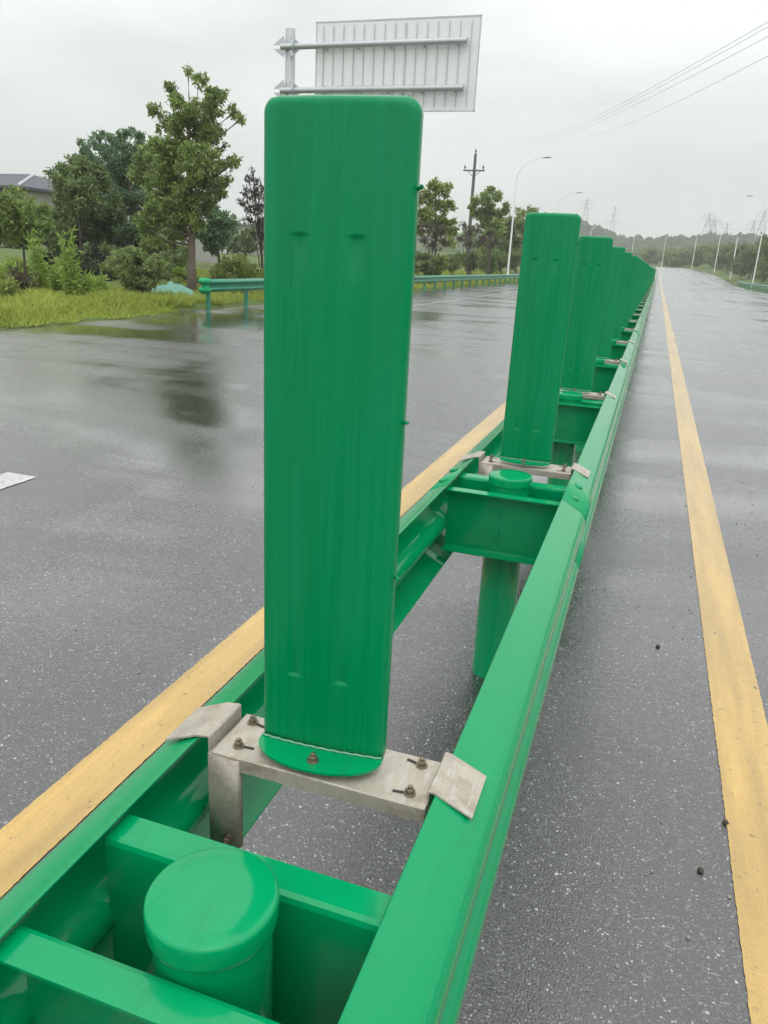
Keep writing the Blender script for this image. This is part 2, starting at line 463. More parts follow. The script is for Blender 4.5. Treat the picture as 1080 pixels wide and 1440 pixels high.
# far continuation of the rails, seen only as two lines
yl = joints[-1]
for side in (1, -1):
    bb = MB(); wbeam(bb, fine(yl, 330, 3), side, BX+side*HALF); bb.build('distant_rail', GREEN, barrier, 60, solid=.004)

# posts with caps, channel crossbeams
pm = MB(); pm.lathe([(.070, -.30), (.070, .755)], n=40); POST_ME = pm.mesh('post'); POST_ME.materials.append(GREEN)
POST_ME.polygons.foreach_set('use_smooth', [True]*len(POST_ME.polygons)); POST_ME.set_sharp_from_angle(angle=R(40))
cm = MB(); cm.lathe([(.0700, .755), (.0745, .755), (.0760, .757), (.0770, .762), (.0772, .782), (.0766, .7862), (.0748, .7890), (.0725, .7902), (.045, .7908), (.02, .791), (.004, .791)], n=56)
CAP_ME = cm.mesh('cap'); CAP_ME.materials.append(GREEN)
CAP_ME.polygons.foreach_set('use_smooth', [True]*len(CAP_ME.polygons)); CAP_ME.set_sharp_from_angle(angle=R(60))
def channel(sgn):
    """C channel across the barrier, web at y=0, flanges towards sgn*y"""
    b = MB(); hw = HALF+.004; th = .0045; D = .046; z0, z1 = .515, .735
    yy = sgn
    prof = [(D, z1), (0.006, z1), (0.0015, z1-.0015), (0, z1-.006), (0, z0+.006), (.0015, z0+.0015), (.006, z0), (D, z0)]
    g = [[(-hw, yy*a, z) for a, z in prof], [(hw, yy*a, z) for a, z in prof]]
    if sgn > 0: g.reverse()
    b.sheet(g); return b
def ch_mesh(sgn):
    b = channel(sgn); me = b.mesh('crossbeam'); me.materials.append(GREEN); return me
CH = {s: ch_mesh(s) for s in (1, -1)}
hb = MB()
for xx in (-.03, .04):
    for zz in (.585, .665):
        pass
bolt_b = MB(); bolt_b.lathe([(.013, 0), (.013, .002), (.010, .002), (.010, .009), (.001, .0095)], n=6)
BOLT_ME = bolt_b.mesh('bolt'); BOLT_ME.materials.append(GREEN)
def add_obj(name, me, parent, loc=(0, 0, 0), rot=(0, 0, 0)):
    o = bpy.data.objects.new(name, me); COL.objects.link(o); o.parent = parent; o.location = loc; o.rotation_euler = rot; return o
NPOST = 44
for k in range(-1, NPOST):
    y = P0+SP*k
    p = add_obj('post', POST_ME, barrier, (BX+(.012 if k == 0 else .004), y, 0))
    c_ = add_obj('cap', CAP_ME, p)
    for s in (-1, 1):
        o = add_obj('crossbeam', CH[s], barrier, (BX, y+s*.078, 0))
        md = o.modifiers.new('thick', 'SOLIDIFY'); md.thickness = .0045; md.offset = -1
        if k < 6 and s < 0:
            for zz in (.585, .672):
                add_obj('bolt', BOLT_ME, o, (-.012, -.0005, zz), (R(90), 0, 0))

# ------------------------------------------------------------------ anti-glare panels
def panel_mesh(seed=0):
    b = MB(); r_ = .020; H_ = .918; W_ = .1005
    zs = [.112+.02*i/14 for i in range(15)]+[.742+.02*i/14 for i in range(15)]+[H_*i/70 for i in range(64)] + [H_-.09+.09*i/26 for i in range(27)]
    zs = sorted(set(round(z, 5) for z in zs))
    us = [-1, -.99, -.975, -.955, -.93] + [-.9+1.8*i/44 for i in range(45)] + [.93, .955, .975, .99, 1]
    rg = random.Random(seed)
    ph = rg.random()*6
    g = []
    e = .011
    for z in zs:
        w = W_
        if z > H_-r_: w = W_-r_+math.sqrt(max(0, r_*r_-(z-(H_-r_))**2))
        row = []
        for u in us:
            x = u*w
            d = min(W_-abs(x), H_-z)
            if z > H_-r_ and abs(x) > W_-r_:
                d = r_-math.hypot(abs(x)-(W_-r_), z-(H_-r_))
            d = max(0, d)
            y = 0.0
            if d < e: y += e-math.sqrt(max(0, e*e-(e-d)**2))
            y += .006*(u*u) + .0012*math.sin(z*5+ph)*u            # slight cross curve and warp
            for xc in (-.046, .030):                               # two pressed channels with steep ends
                a = max(0, 1-((x-xc)/.013)**2)
                if a > 0:
                    t0 = sm((z-.118)/.006); t1 = 1-sm((z-.755)/.006)
                    fade = .10+.90*max(math.exp(-((z-.124)/.035)**2), math.exp(-((z-.749)/.03)**2))
                    y += .0040*a*a*t0*t1*fade
            row.append((x, y, z))
        # folded edge running back
        L = row[0]; Rr = row[-1]
        row = [(L[0]+.001, L[1]+.013, L[2]), (L[0], L[1]+.003, L[2])] + row + [(Rr[0], Rr[1]+.003, Rr[2]), (Rr[0]-.001, Rr[1]+.013, Rr[2])]
        g.append(row)
    T = g[-1]
    g.append([(p[0], p[1]+.003, p[2]) for p in T]); g.append([(p[0], p[1]+.013, p[2]-.001) for p in T])
    b.sheet(g)
    me = b.mesh('board'); me.materials.append(PANEL)
    me.polygons.foreach_set('use_smooth', [True]*len(me.polygons))
    return me
def foot_mesh():
    b = MB(); n = 36; z0, z1 = -.0015, .0025
    out = [(.1005, .012)] + [(.1005*math.cos(a), -.056*math.sin(a)) for a in [math.pi*i/n for i in range(n+1)]] + [(-.1005, .012)]
    N = len(out)
    vs = [(x, y, z0) for x, y in out]+[(x, y, z1) for x, y in out]
    fs = [tuple(range(N, 2*N)), tuple(reversed(range(N)))]+[(i, i+N, (i+1) % N+N, (i+1) % N) for i in range(N)]
    b.add(vs, fs); me = b.mesh('foot_flange'); me.materials.append(GREEN); me.update()
    bm = bmesh.new(); bm.from_mesh(me); bmesh.ops.recalc_face_normals(bm, faces=bm.faces); bm.to_mesh(me); bm.free()
    return me
BOARDS = [panel_mesh(s) for s in range(3)]
proto = empty('anti_glare_panel', (0, 0, 0))
bd = add_obj('board', BOARDS[0], proto, (.003, -.008, .765), (0, 0, R(4)))
md = bd.modifiers.new('thick', 'SOLIDIFY'); md.thickness = .003; md.offset = -1
ff = add_obj('foot_flange', foot_mesh(), bd, (0, 0, -.003))
wl = MB(); wl.tube([(x, .006*(x/.1)**2-.001, .0015+.0006*math.sin(x*900)) for x in np.linspace(-.099, .099, 40)], .0017, 6)
wl.build('weld_bead', M_simple('pale_weld', (.16, .40, .26), .4, 0, .5, 200), bd, 180)
def hexbolt(parent, x, y, z, ang, mat=None, r_=.0068, slot=True):
    b = MB()
    b.lathe([(r_*1.35, 0), (r_*1.35, .002), (r_*1.3, .0024)], n=18)
    b.lathe([(r_, .0024), (r_, .0085), (r_*.85, .0098), (.001, .0099)], n=6)
    b.lathe([(r_*.52, .0098), (r_*.52, .0135), (r_*.4, .0145)], n=12)
    o = b.build('bolt', mat or BOLT, parent, 30); o.location = (x, y, z); o.rotation_euler = (0, 0, ang)
    if slot:   # the tail end of the slot in the plate beside the washer
        q = MB(); q.box((.017, 0, .0006), (.018, .0045, .0010)); q.build('slot', M_SLOT, o)
    return o
M_SLOT = M_simple('dark_slot', (.035, .03, .025), .8, 0, .2, 30)
hexbolt(bd, .0, -.032, -.0003, .3, slot=False)
# bracket: top plate with folded edges, bolted across the rails
br = MB()
pl = []
for y, z in ((-.056, .7225), (-.056, .7446), (-.0550, .7455), (.0550, .7455), (.056, .7446), (.056, .7225)):
    pl.append([(-.160, y, z), (-.08, y, z), (.08, y, z), (.190, y, z)])
br.sheet(pl)
brk = br.build('bracket', GALV, proto, None, solid=.004)
for (x, y, a) in ((-.128, -.030, .1), (-.138, .036, -.2), (.158, .036, 2.9), (.160, -.034, 3.3)):
    hexbolt(brk, x, y, .7478, a)
# clips hooked over each rail, each with a drop leg
for side in (-1, 1):
    c = MB(); X0 = side*.170
    prof = [(X0, .700), (X0, .7640), (X0+side*.0015, .7655), (X0+side*.024, .7622), (X0+side*.082, .7370)]
    if side > 0: prof = [(.1885, .700), (.1885, .7600), (.1900, .7615), (.198, .7610), (.256, .7357)]
    g = [[(x, y, z) for y in ((-.050, .052) if side < 0 else (-.038, .064))] for x, z in prof]
    if side < 0: g.reverse()
    c.sheet(g).build('rail_clip', GALV, proto, None, solid=.0035, bevel=.0008)
    if side > 0: continue
    lg = MB()
    lx = -.166 if side < 0 else .166
    g = [[(lx, .000, z), (lx, -.0575, z), (lx-side*.052, -.0605, z), (lx-side*.054, -.050, z)] for z in (.742, .66, .575)]
    lg.sheet(g)
    l_o = lg.build('leg', GALV, proto, 30, solid=.0035)
    hb_ = hexbolt(l_o, lx-side*.036, -.0625, .592, 0, slot=False); hb_.rotation_euler = (R(90), 0, 0)
# small back hooks showing past the right edge of the board
for z, dx in ((.815, .006), (.525, .004), (.30, .004)):
    h = MB(); h.tube([(.085, .020, z), (.100, .018, z+.001), (.105+dx*.4, .010, z+.003), (.106+dx*.3, .002, z+.004)], [.0022, .0026, .0026, .0018], 8)
    h.build('edge_hook', PANEL, bd, 180)

GP = 'anti-glare panels standing in a row on the median guardrail'
plabels = ['nearest and largest tall green anti-glare panel with rain streaks on a galvanised bracket',
           'second green anti-glare panel, directly behind the nearest one, just past the second capped post',
           'third green anti-glare panel, partly hidden by the second panel in the row',
           'fourth green anti-glare panel, a strip of it showing beyond the third panel',
           'fifth green anti-glare panel, a narrow strip showing beyond the fourth panel',
           'sixth green anti-glare panel, a thin strip showing beyond the fifth panel']
NP = 44
for k in range(NP):
    o = proto if k == 0 else copy_tree(proto)
    y = P0+.342+SP*k
    o.location = (BX, y, 0)
    if k:
        for ch in o.children:
            if ch.name.startswith('board'):
                ch.data = BOARDS[k % 3]; ch.rotation_euler = (R(random.uniform(-.9, .9)), R(random.uniform(-.9, .9)*(.3 if k == 1 else 1)), R(4+random.uniform(-4, 4)))
    tag(o, plabels[k] if k < 6 else 'far green anti-glare panel in the tightly overlapping end of the row down the road', 'glare panel', GP)

# ------------------------------------------------------------------ roadside guardrails
def side_guardrail(name, label, X, y0, y1, side, terminal, sp=2.0, ystep=1.0):
    root = empty(name, (0, 0, 0)); tag(root, label, 'guardrail')
    ys = fine(y0, y1, ystep); b = MB(); wbeam(b, ys, side, X); b.build('rail', GREEN2, root, 60, solid=.004)
    n = int((y1-y0)/sp)
    far = MB()
    for k in range(n+1):
        y = y0+.15+k*sp; x = X+cx(y)-side*.075; z = cz(y)
        if k < 60:
            q = MB(); q.lathe([(.057, -.3), (.057, .70)], n=16); o = q.build('post', GREEN2, root, 40); o.location = (x, y, z)
            q = MB(); q.box((x+side*.037, y, z+.6), (.07, .11, .2)); q.build('spacer_block', GREEN2, root)
        else:
            far.lathe([(.057, -.3), (.057, .70)], (x, y, z), 8)
    if far.v:
        o = far.build('distant_posts', GREEN2, root, 40); o['kind'] = 'stuff'
    if terminal:   # rounded bullnose end piece wrapping back round the first post
        b = MB(); g = []
        for k in range(15):
            a = math.pi*k/14
            row = []
            for d, h in WPROF:
                rr = .045+d*.55+.03
                row.append((X+side*(-.065)+side*rr*1.35*math.cos(a)+side*.04, y0-.02-rr*2.0*math.sin(a), .6+(h-.6)*1.22))
            g.append(row)
        b.sheet(g)
        b.build('end_terminal', GREEN, root, 60, solid=.004)
    return root
GREEN2 = M_simple('roadside_green_enamel', (.03, .24, .14), .3, 0, .15, 3)
side_guardrail('roadside_guardrail', 'green guardrail along the left verge with a rounded end piece before the big tree', -10.72, 17.6, 150, 1, True)
side_guardrail('roadside_guardrail', 'low green guardrail on the right edge of the road far ahead by the lamp posts', 10.75, 60, 122, -1, False)

# ------------------------------------------------------------------ foliage
def leaves_mesh(name, clumps, n, L, W, mat, droop=.25, up=.35, spread=1.0, rg=None):
    """clumps: (centre, radius, flatten). Leaf sized folded quads scattered through every clump"""
    rg = rg or rng
    C_ = np.array([c[0] for c in clumps]); Rr = np.array([c[1] for c in clumps])
    Fl = np.array([c[2] if len(c) > 2 else .85 for c in clumps])
    wgt = Rr**2.1; wgt /= wgt.sum()
    idx = rg.choice(len(clumps), n, p=wgt)
    # leaves gather on twigs: sub centres inside each clump
    nsub = 20
    sub = rg.normal(size=(len(clumps), nsub, 3)); sub /= np.linalg.norm(sub, axis=2, keepdims=True)
    sub *= (rg.random((len(clumps), nsub, 1))**.45)
    j = rg.integers(0, nsub, n)
    off = sub[idx, j]*1.0 + rg.normal(size=(n, 3))*.14*spread
    off[:, 2] *= Fl[idx]
    pos = C_[idx] + off*Rr[idx, None]
    d = rg.normal(size=(n, 3)); d[:, 2] -= droop
    d += off*.6
    d /= np.linalg.norm(d, axis=1, keepdims=True)
    nn = rg.normal(size=(n, 3))*.8; nn[:, 2] += up*2
    s = np.cross(d, nn); s /= np.linalg.norm(s, axis=1, keepdims=True)+1e-9
    up_ = np.cross(s, d)
    sc = (.65+.7*rg.random((n, 1)))
    l = L*sc; w = W*sc
    v = np.empty((n, 4, 3))
    v[:, 0] = pos; v[:, 1] = pos+d*l*.5+s*w*.5+up_*w*.18; v[:, 2] = pos+d*l; v[:, 3] = pos+d*l*.5-s*w*.5+up_*w*.18
    me = bpy.data.meshes.new(name)
    me.vertices.add(n*4); me.vertices.foreach_set('co', v.reshape(-1).astype(np.float32))
    me.loops.add(n*4); me.loops.foreach_set('vertex_index', np.arange(n*4, dtype=np.int32))
    me.polygons.add(n); me.polygons.foreach_set('loop_start', np.arange(0, n*4, 4, dtype=np.int32))
    me.update(calc_edges=True); me.validate()
    me.materials.append(mat)
    return me
def tree(name, label, base, clumps, mat, bark, n, L, W, r0, cat='tree', group=None, trunk_top=None, stems=1, limbs=True, lean=(0, 0), crown='crown', stem='trunk', droop=.25):
    """base and clumps in world metres"""
    base = np.array(base, float)
    root = empty(name, tuple(base)); tag(root, label, cat, group)
    cl = [(np.array(c[0])-base, c[1], c[2] if len(c) > 2 else .85) for c in clumps]
    top = max(cl, key=lambda c: c[0][2])[0]
    tt = np.array(trunk_top)-base if trunk_top is not None else top
    b = MB()
    for s_ in range(stems):
        o2 = np.array([0, 0, 0.]) if stems == 1 else np.array([random.uniform(-1, 1), random.uniform(-1, 1), 0])*r0*2.2
        tgt = tt if stems == 1 else cl[s_ % len(cl)][0]
        pts = []; rads = []
        for i in range(9):
            t = i/8
            w = np.array([math.sin(t*5+s_)*.03, math.cos(t*4+s_*2)*.03, 0])*tgt[2]*.35*t*(1-t)*2
            pts.append(o2*(1-t)+tgt*np.array([t**1.4, t**1.4, t])+w); rads.append(max(r0*(1-t)**.8*(1 if stems == 1 else .6)+.006, .006))
        pts[0] = pts[0]-np.array([0, 0, .15]); rads[0] *= 1.35
        b.tube(pts, rads, 9)
        if limbs:
            for c in cl:
                zt = min(max((c[0][2]-c[1]*.9)/max(tgt[2], .1), .22), .93)*.88
                if stems > 1 and random.random() > .5: continue
                k = zt*8; i = int(k); f = k-i
                st = pts[i]*(1-f)+pts[min(i+1, 8)]*f
                en = c[0]; md_ = st*.5+en*.5+np.array([0, 0, -.10*np.linalg.norm(en-st)])
                rr = max(.012, rads[i]*.45)
                b.tube([st, md_, en, en+(en-md_)*.25], [rr, rr*.65, rr*.35, .004], 6)
                for q in range(3):
                    e2 = en+np.array([random.gauss(0, 1), random.gauss(0, 1), random.gauss(.3, .8)])*c[1]*.55
                    b.tube([md_*.4+en*.6, (en+e2)/2, e2], [rr*.35, rr*.22, .003], 5)
    b.build(stem, bark, root, 180)
    me = leaves_mesh(crown, cl, n, L, W, mat, droop)
    o = bpy.data.objects.new(crown, me); COL.objects.link(o); o.parent = root
    return root
def px_clumps(lst, Y, ydep=.9, flat=.85):
    """crown outline points read off the photo, each given its own depth"""
    out = []
    for (x, y, r_) in lst:
        yy = Y+random.uniform(-ydep, ydep)
        m_per_px = np.linalg.norm(at(x, y, yy)-at(x+1, y, yy))
        out.append((at(x, y, yy), r_*m_per_px, flat))
    return out

big = [(265, 100, 5), (281, 113, 9), (240, 123, 7), (304, 136, 14), (297, 152, 13), (329, 158, 8), (338, 168, 6), (218, 155, 9), (248, 140, 8), (265, 157, 20), (240, 175, 17), (284, 176, 22),
       (254, 200, 26), (300, 196, 17), (232, 214, 20), (274, 226, 25), (304, 230, 13), (325, 230, 8), (332, 226, 6), (244, 246, 24), (290, 254, 20), (314, 254, 9), (226, 262, 19), (265, 280, 25), (294, 284, 14), (240, 296, 22),
       (268, 306, 18), (218, 300, 17), (312, 270, 7), (205, 318, 13), (255, 322, 12)]
bc = px_clumps(big, 21.5, .9)
tree('roadside_tree', 'tallest tree on the left verge with a pale bare trunk beside the guardrail end', (-13.65, 21.5, .12), bc, L_MAIN, BARK, 34000, .105, .055, .13, trunk_top=at(266, 130, 21.5))
# dense trees behind it
m1 = [(96, 246, 19), (84, 262, 9), (110, 270, 26), (95, 300, 26), (125, 300, 28), (100, 330, 24), (130, 335, 26), (75, 330, 14), (112, 240, 17), (130, 252, 20), (150, 290, 24), (90, 355, 16), (140, 362, 20), (118, 380, 16)]
m2 = [(118, 212, 6), (114, 198, 4), (128, 196, 3), (144, 188, 4), (160, 196, 4), (168, 188, 4), (184, 184, 5), (122, 206, 4), (108, 222, 5), (134, 205, 6), (137, 192, 5), (150, 210, 9), (152, 194, 5), (168, 205, 9), (176, 190, 7), (130, 228, 12), (160, 232, 19), (185, 222, 16), (145, 255, 22), (178, 258, 24), (165, 290, 26), (195, 290, 24), (170, 320, 24), (195, 330, 22), (150, 340, 20), (200, 205, 9), (195, 192, 6)]
m3 = [(205, 215, 14), (222, 225, 15), (205, 250, 20), (225, 285, 18), (215, 320, 22), (238, 330, 18), (245, 355, 14), (212, 355, 18), (232, 375, 12)]
tree('verge_tree', 'dark bushy tree left of the tall tree, its lower leaves down to the weeds', (-20.6, 25, .2), px_clumps(m1, 25, 1.2), L_DARK, BARKD, 30000, .13, .068, .11, group=None, trunk_top=at(110, 255, 25))
tree('verge_tree', 'mid green tree with feathery upright shoots along its top, behind the dark bushy tree', (-20.4, 29, .4), px_clumps(m2, 29, 1.2), L_BLUE, BARKD, 32000, .14, .066, .11, trunk_top=at(165, 215, 29))
tree('verge_tree', 'slim leafy tree filling the gap right behind the tall roadside tree', (-17.0, 26, .3), px_clumps(m3, 26, .9), L_MAIN, BARKD, 16000, .135, .068, .08, trunk_top=at(212, 230, 26))
m4 = [(295, 300, 14), (310, 312, 12), (290, 325, 16), (312, 332, 11), (300, 345, 10), (325, 312, 8)]
tree('verge_tree', 'small blue green tree just right of the pale trunk, above the low wall', (-20.0, 34, .6), px_clumps(m4, 34, .8), L_BLUE, BARKD, 5000, .2, .09, .07)
m5 = [(8, 295, 18), (30, 290, 20), (52, 298, 16), (18, 318, 18), (42, 318, 18), (62, 316, 10), (0, 322, 14), (30, 335, 12), (52, 332, 10), (-18, 310, 18)]
tree('verge_tree', 'low round headed tree at the left margin in front of the tiled roof', (-17.75, 19, .2), px_clumps(m5, 19, .7), L_MAIN, BARKD, 8000, .12, .06, .045, trunk_top=at(32, 312, 19))
# clipped round bush on bare stems
rb = [(190, 361, 17), (168, 378, 16), (212, 376, 17), (160, 393, 13), (190, 390, 22), (222, 392, 14), (178, 405, 13), (206, 406, 13), (228, 400, 8), (152, 388, 8)]
def dome(c, rx, rz, n, r_):
    out = []
    c = np.array(c)
    while len(out) < n:
        p = np.array([random.uniform(-1, 1) for _ in range(3)])
        q = np.linalg.norm(p)
        if q > 1 or q < .45: continue
        out.append((c+p*np.array([rx, rx*.9, rz])*random.uniform(.9, 1.04), r_*random.uniform(.75, 1.2), .85))
    return out
tree('round_bush', 'rounded dark green bush on thin bare stems at the edge of the grass', (-13.3, 18.3, .12), dome(at(191, 381, 18.3), .86, .56, 46, .21), L_BUSH, BARKD, 15000, .062, .036, .035, cat='bush', stems=5, limbs=True, crown='foliage', stem='stems')
b2 = [(333, 371, 12), (318, 376, 11), (350, 376, 11), (308, 383, 9), (333, 385, 14), (358, 384, 9), (320, 392, 9), (348, 392, 9), (300, 388, 5)]
tree('round_bush', 'wide low rounded bush standing behind the left guardrail end', (-13.4, 23.6, .5), dome(at(332, 385, 23.6), .88, .52, 36, .24), L_OLIVE, BARKD, 11000, .075, .045, .03, cat='bush', stems=4, crown='foliage', stem='stems')
b3 = [(300, 395, 8), (268, 396, 10), (252, 385, 8), (285, 400, 8)]
tree('round_bush', 'small bright bush at the foot of the tall pale trunk', (-14.6, 23.0, .4), px_clumps(b3, 23, .3), L_WEED, BARKD, 1800, .09, .05, .02, cat='bush', stems=3, crown='foliage', stem='stems')
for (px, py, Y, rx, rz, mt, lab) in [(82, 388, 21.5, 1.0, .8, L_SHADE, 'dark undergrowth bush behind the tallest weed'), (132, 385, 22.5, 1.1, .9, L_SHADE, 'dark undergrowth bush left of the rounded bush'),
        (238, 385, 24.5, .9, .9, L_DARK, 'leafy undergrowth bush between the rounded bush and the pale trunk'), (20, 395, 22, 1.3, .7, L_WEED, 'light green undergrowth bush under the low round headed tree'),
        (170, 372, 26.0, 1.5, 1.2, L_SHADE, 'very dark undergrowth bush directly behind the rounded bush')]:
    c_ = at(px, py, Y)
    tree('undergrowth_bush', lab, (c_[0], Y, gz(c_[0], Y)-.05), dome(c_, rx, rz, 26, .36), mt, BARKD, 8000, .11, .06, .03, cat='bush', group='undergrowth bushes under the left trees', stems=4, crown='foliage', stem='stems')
# purple leaved sapling
pp = [(355, 240, 4), (350, 252, 6), (362, 255, 6), (345, 268, 7), (357, 272, 9), (368, 268, 7), (342, 285, 6), (355, 292, 9), (368, 292, 9), (350, 310, 7), (364, 315, 8), (336, 283, 3), (376, 280, 8), (378, 305, 8), (370, 332, 6), (357, 330, 5), (382, 260, 6)]
tree('purple_sapling', 'thin purple leaved sapling half hidden by the nearest green panel', (-12.5, 24, .45), px_clumps(pp, 24, .5), L_PURP, BARKD, 2300, .075, .04, .025, stems=6, crown='crown', stem='trunk')

# tall weeds on the verge
def weed(base, h, nst, label, mat=None, spread=.22, leafL=.15):
    root = empty('tall_weed', tuple(base)); tag(root, label, 'weed', 'tall weeds on the left verge')
    b = MB(); cl = []
    for s_ in range(nst):
        hh = h*random.uniform(.55, 1); a = random.uniform(0, 6.28); sp_ = spread*random.uniform(.2, 1)
        top = np.array([math.cos(a)*sp_, math.sin(a)*sp_, hh])
        b.tube([(top[0]*.15, top[1]*.15, -.05), (top[0]*.45, top[1]*.45, hh*.5), top], [.008, .006, .002], 5)
        for i in range(9):
            t = .12+.88*i/8
            cl.append((np.array([top[0]*t, top[1]*t, hh*t]), .09*(1.25-t*.8), 1.0))
    b.build('stem', L_WEED, root, 180)
    me = leaves_mesh('leaves', cl, nst*130, leafL, leafL*.22, mat or L_WEED, -.45, .1)
    o = bpy.data.objects.new('leaves', me); COL.objects.link(o); o.parent = root
for (px, py, Y, h, ns, lab) in [
        (60, 425, 15.2, 1.55, 10, 'pale upright weed clump left of the tallest weed, under the round headed tree'),
        (103, 425, 15.0, 1.68, 9, 'tallest upright yellow green weed midway along the verge'),
        (82, 425, 15.8, .95, 10, 'shorter bushy weed filling the gap between the two upright weeds'),
        (125, 425, 15.3, .75, 9, 'low leafy weed just right of the tallest weed'),
        (14, 425, 15.0, .95, 11, 'leafy light green weed clump at the left edge of the view'),
        (140, 425, 16.5, .60, 8, 'low weed tuft nearest the round bush')]:
    p = at(px, py, Y); weed((p[0], p[1], gz(p[0], p[1])), h, ns, lab)
for (px, py, Y, h, lab) in [(35, 428, 14.6, .75, 'rusty brown dry weed clump at the left of the verge'), (5, 440, 13.4, .6, 'olive grey dry weed clump lowest at the left margin')]:
    p = at(px, py, Y); weed((p[0], p[1], gz(p[0], p[1])), h, 9, lab, L_BROWN if Y > 14 else L_OLIVE, .3)

# grass on the verge
def grass():
    n = 64000
    y = 7.5+rng.random(n)**1.4*75
    x = -10.45-(rng.random(n)**1.25)*6.5
    n0 = 26000
    y[:n0] = 7.5+rng.random(n0)*11.5; x[:n0] = -10.42-(rng.random(n0)**1.1)*4.2
    x = np.where((y > 16.0) & (x > -11.05), x-.62, x)
    edge = .12*np.sin(y*1.3)+.08*np.sin(y*3.7+1)
    x -= np.abs(edge)
    z = np.array([gz(a, b_) for a, b_ in zip(x, y)])-.02
    patch = .5+.5*np.sin(x*2.1+np.sin(y*.9)*2)*np.sin(y*1.7+x)
    h = (.10+.16*rng.random(n))*(.55+.7*patch)*np.clip((-10.3-x)*1.6, .35, 1.25)
    h *= np.where(y > 17.2, .62, 1)
    w = .007+.008*rng.random(n)+.0006*y*.4
    a = rng.random(n)*6.283; la = rng.random(n)*6.283; le = h*(.2+.6*rng.random(n))
    s = np.stack([np.cos(a)*w, np.sin(a)*w, np.zeros(n)], 1)
    p = np.stack([x, y, z], 1)
    ln = np.stack([np.cos(la)*le, np.sin(la)*le, np.zeros(n)], 1)
    mid = p+ln*.35+np.stack([np.zeros(n), np.zeros(n), h*.6], 1)
    tip = p+ln+np.stack([np.zeros(n), np.zeros(n), h], 1)
    v = np.stack([p-s, p+s, mid+s*.7, tip, mid-s*.7], 1)
    me = bpy.data.meshes.new('grass'); me.vertices.add(n*5); me.vertices.foreach_set('co', v.reshape(-1).astype(np.float32))
    me.loops.add(n*5); me.loops.foreach_set('vertex_index', np.arange(n*5, dtype=np.int32))
    me.polygons.add(n); me.polygons.foreach_set('loop_start', np.arange(0, n*5, 5, dtype=np.int32))
    me.update(calc_edges=True); me.materials.append(L_GRASS)
    o = bpy.data.objects.new('verge_grass', me); COL.objects.link(o)
    tag(o, 'long yellow green grass growing along the left verge', 'grass', kind='stuff')
grass()

# row of trees and hedge behind the left guardrail
G_ROW = 'trees in the row behind the left guardrail'
def px_tree(lab, lst, Y, base_px, mat, n, L, r0, name='row_tree', bark=BARKD, stems=1, group=G_ROW, dep=1.0, cat='tree'):
    p = at(*base_px, Y); z = gz(p[0], Y)
    tree(name, lab, (p[0], Y, z-.05), px_clumps(lst, Y, dep), mat, bark, n, L, L*.5, r0, cat=cat, group=group, stems=stems)
px_tree('airy green tree right beside the edge of the nearest panel', [(612, 260, 8), (625, 268, 9), (603, 275, 10), (632, 290, 8), (615, 290, 12), (600, 300, 12), (628, 312, 11), (610, 318, 12), (635, 325, 8), (632, 340, 8), (590, 280, 10), (588, 320, 12), (580, 300, 12), (632, 262, 5)], 47, (612, 372), L_OLIVE, 5000, .22, .08)
px_tree('green tree standing to the right of the utility pole', [(690, 268, 6), (698, 277, 7), (684, 280, 9), (670, 283, 7), (688, 296, 12), (672, 300, 9), (703, 300, 9), (683, 312, 11), (700, 316, 9), (712, 292, 7), (664, 290, 5)], 62, (688, 372), L_MAIN, 5000, .24, .09)
px_tree('darker green tree close to the white lamp post', [(712, 320, 10), (704, 330, 9), (720, 312, 8), (718, 330, 10), (708, 342, 9), (700, 322, 6), (726, 340, 9), (735, 318, 10)], 78, (714, 372), L_DARK, 4000, .25, .08)
px_tree('dense tree partly covered by the second green panel', [(733, 302, 10), (742, 312, 12), (730, 318, 10), (748, 298, 9), (745, 330, 12), (755, 310, 11)], 90, (742, 372), L_MAIN, 3600, .26, .08)
px_tree('brown leaved sapling with many bare stems behind the guardrail, nearest the first panel', [(600, 322, 8), (612, 330, 9), (622, 322, 8), (596, 338, 7), (608, 345, 6), (625, 340, 6)], 43, (606, 376), L_BROWN, 1300, .12, .03, 'bare_sapling', stems=8)
px_tree('brown sapling with bare upright stems under the utility pole', [(652, 318, 7), (662, 325, 8), (672, 322, 8), (648, 335, 7), (660, 342, 7), (676, 338, 7)], 55, (660, 374), L_BROWN, 1300, .13, .03, 'bare_sapling', stems=8)
px_tree('thin brown sapling between the two green trees', [(690, 328, 6), (680, 335, 6), (697, 338, 6), (688, 346, 6)], 64, (690, 374), L_PURP, 800, .13, .03, 'bare_sapling', stems=6)
hedge = [('clipped hedge bush nearest the first panel behind the guardrail', 592, 43), ('olive hedge bush below the airy green tree', 612, 46), ('dark hedge bush left of the utility pole foot', 636, 51), ('dark hedge bush at the utility pole foot', 660, 57),
         ('dark hedge bush between the pole and the lamp post', 684, 64), ('dark hedge bush at the foot of the white lamp post', 706, 75), ('last dark hedge bush before the second panel', 727, 84)]
for i, (lab, px, Y) in enumerate(hedge):
    lst = [(px+random.uniform(-12, 12), 376-(px-590)*.055+random.uniform(-12, 6), random.uniform(7, 10)) for _ in range(9)]
    p = at(px, 376, Y)
    tree('hedge_bush', lab, (p[0], Y, gz(p[0], Y)), px_clumps(lst, Y, 1.2), L_OLIVE if i == 1 else L_DARK, BARKD, 3000, .16, .08, .03, cat='bush', group='hedge bushes behind the left guardrail', stems=3, crown='foliage', stem='stems')
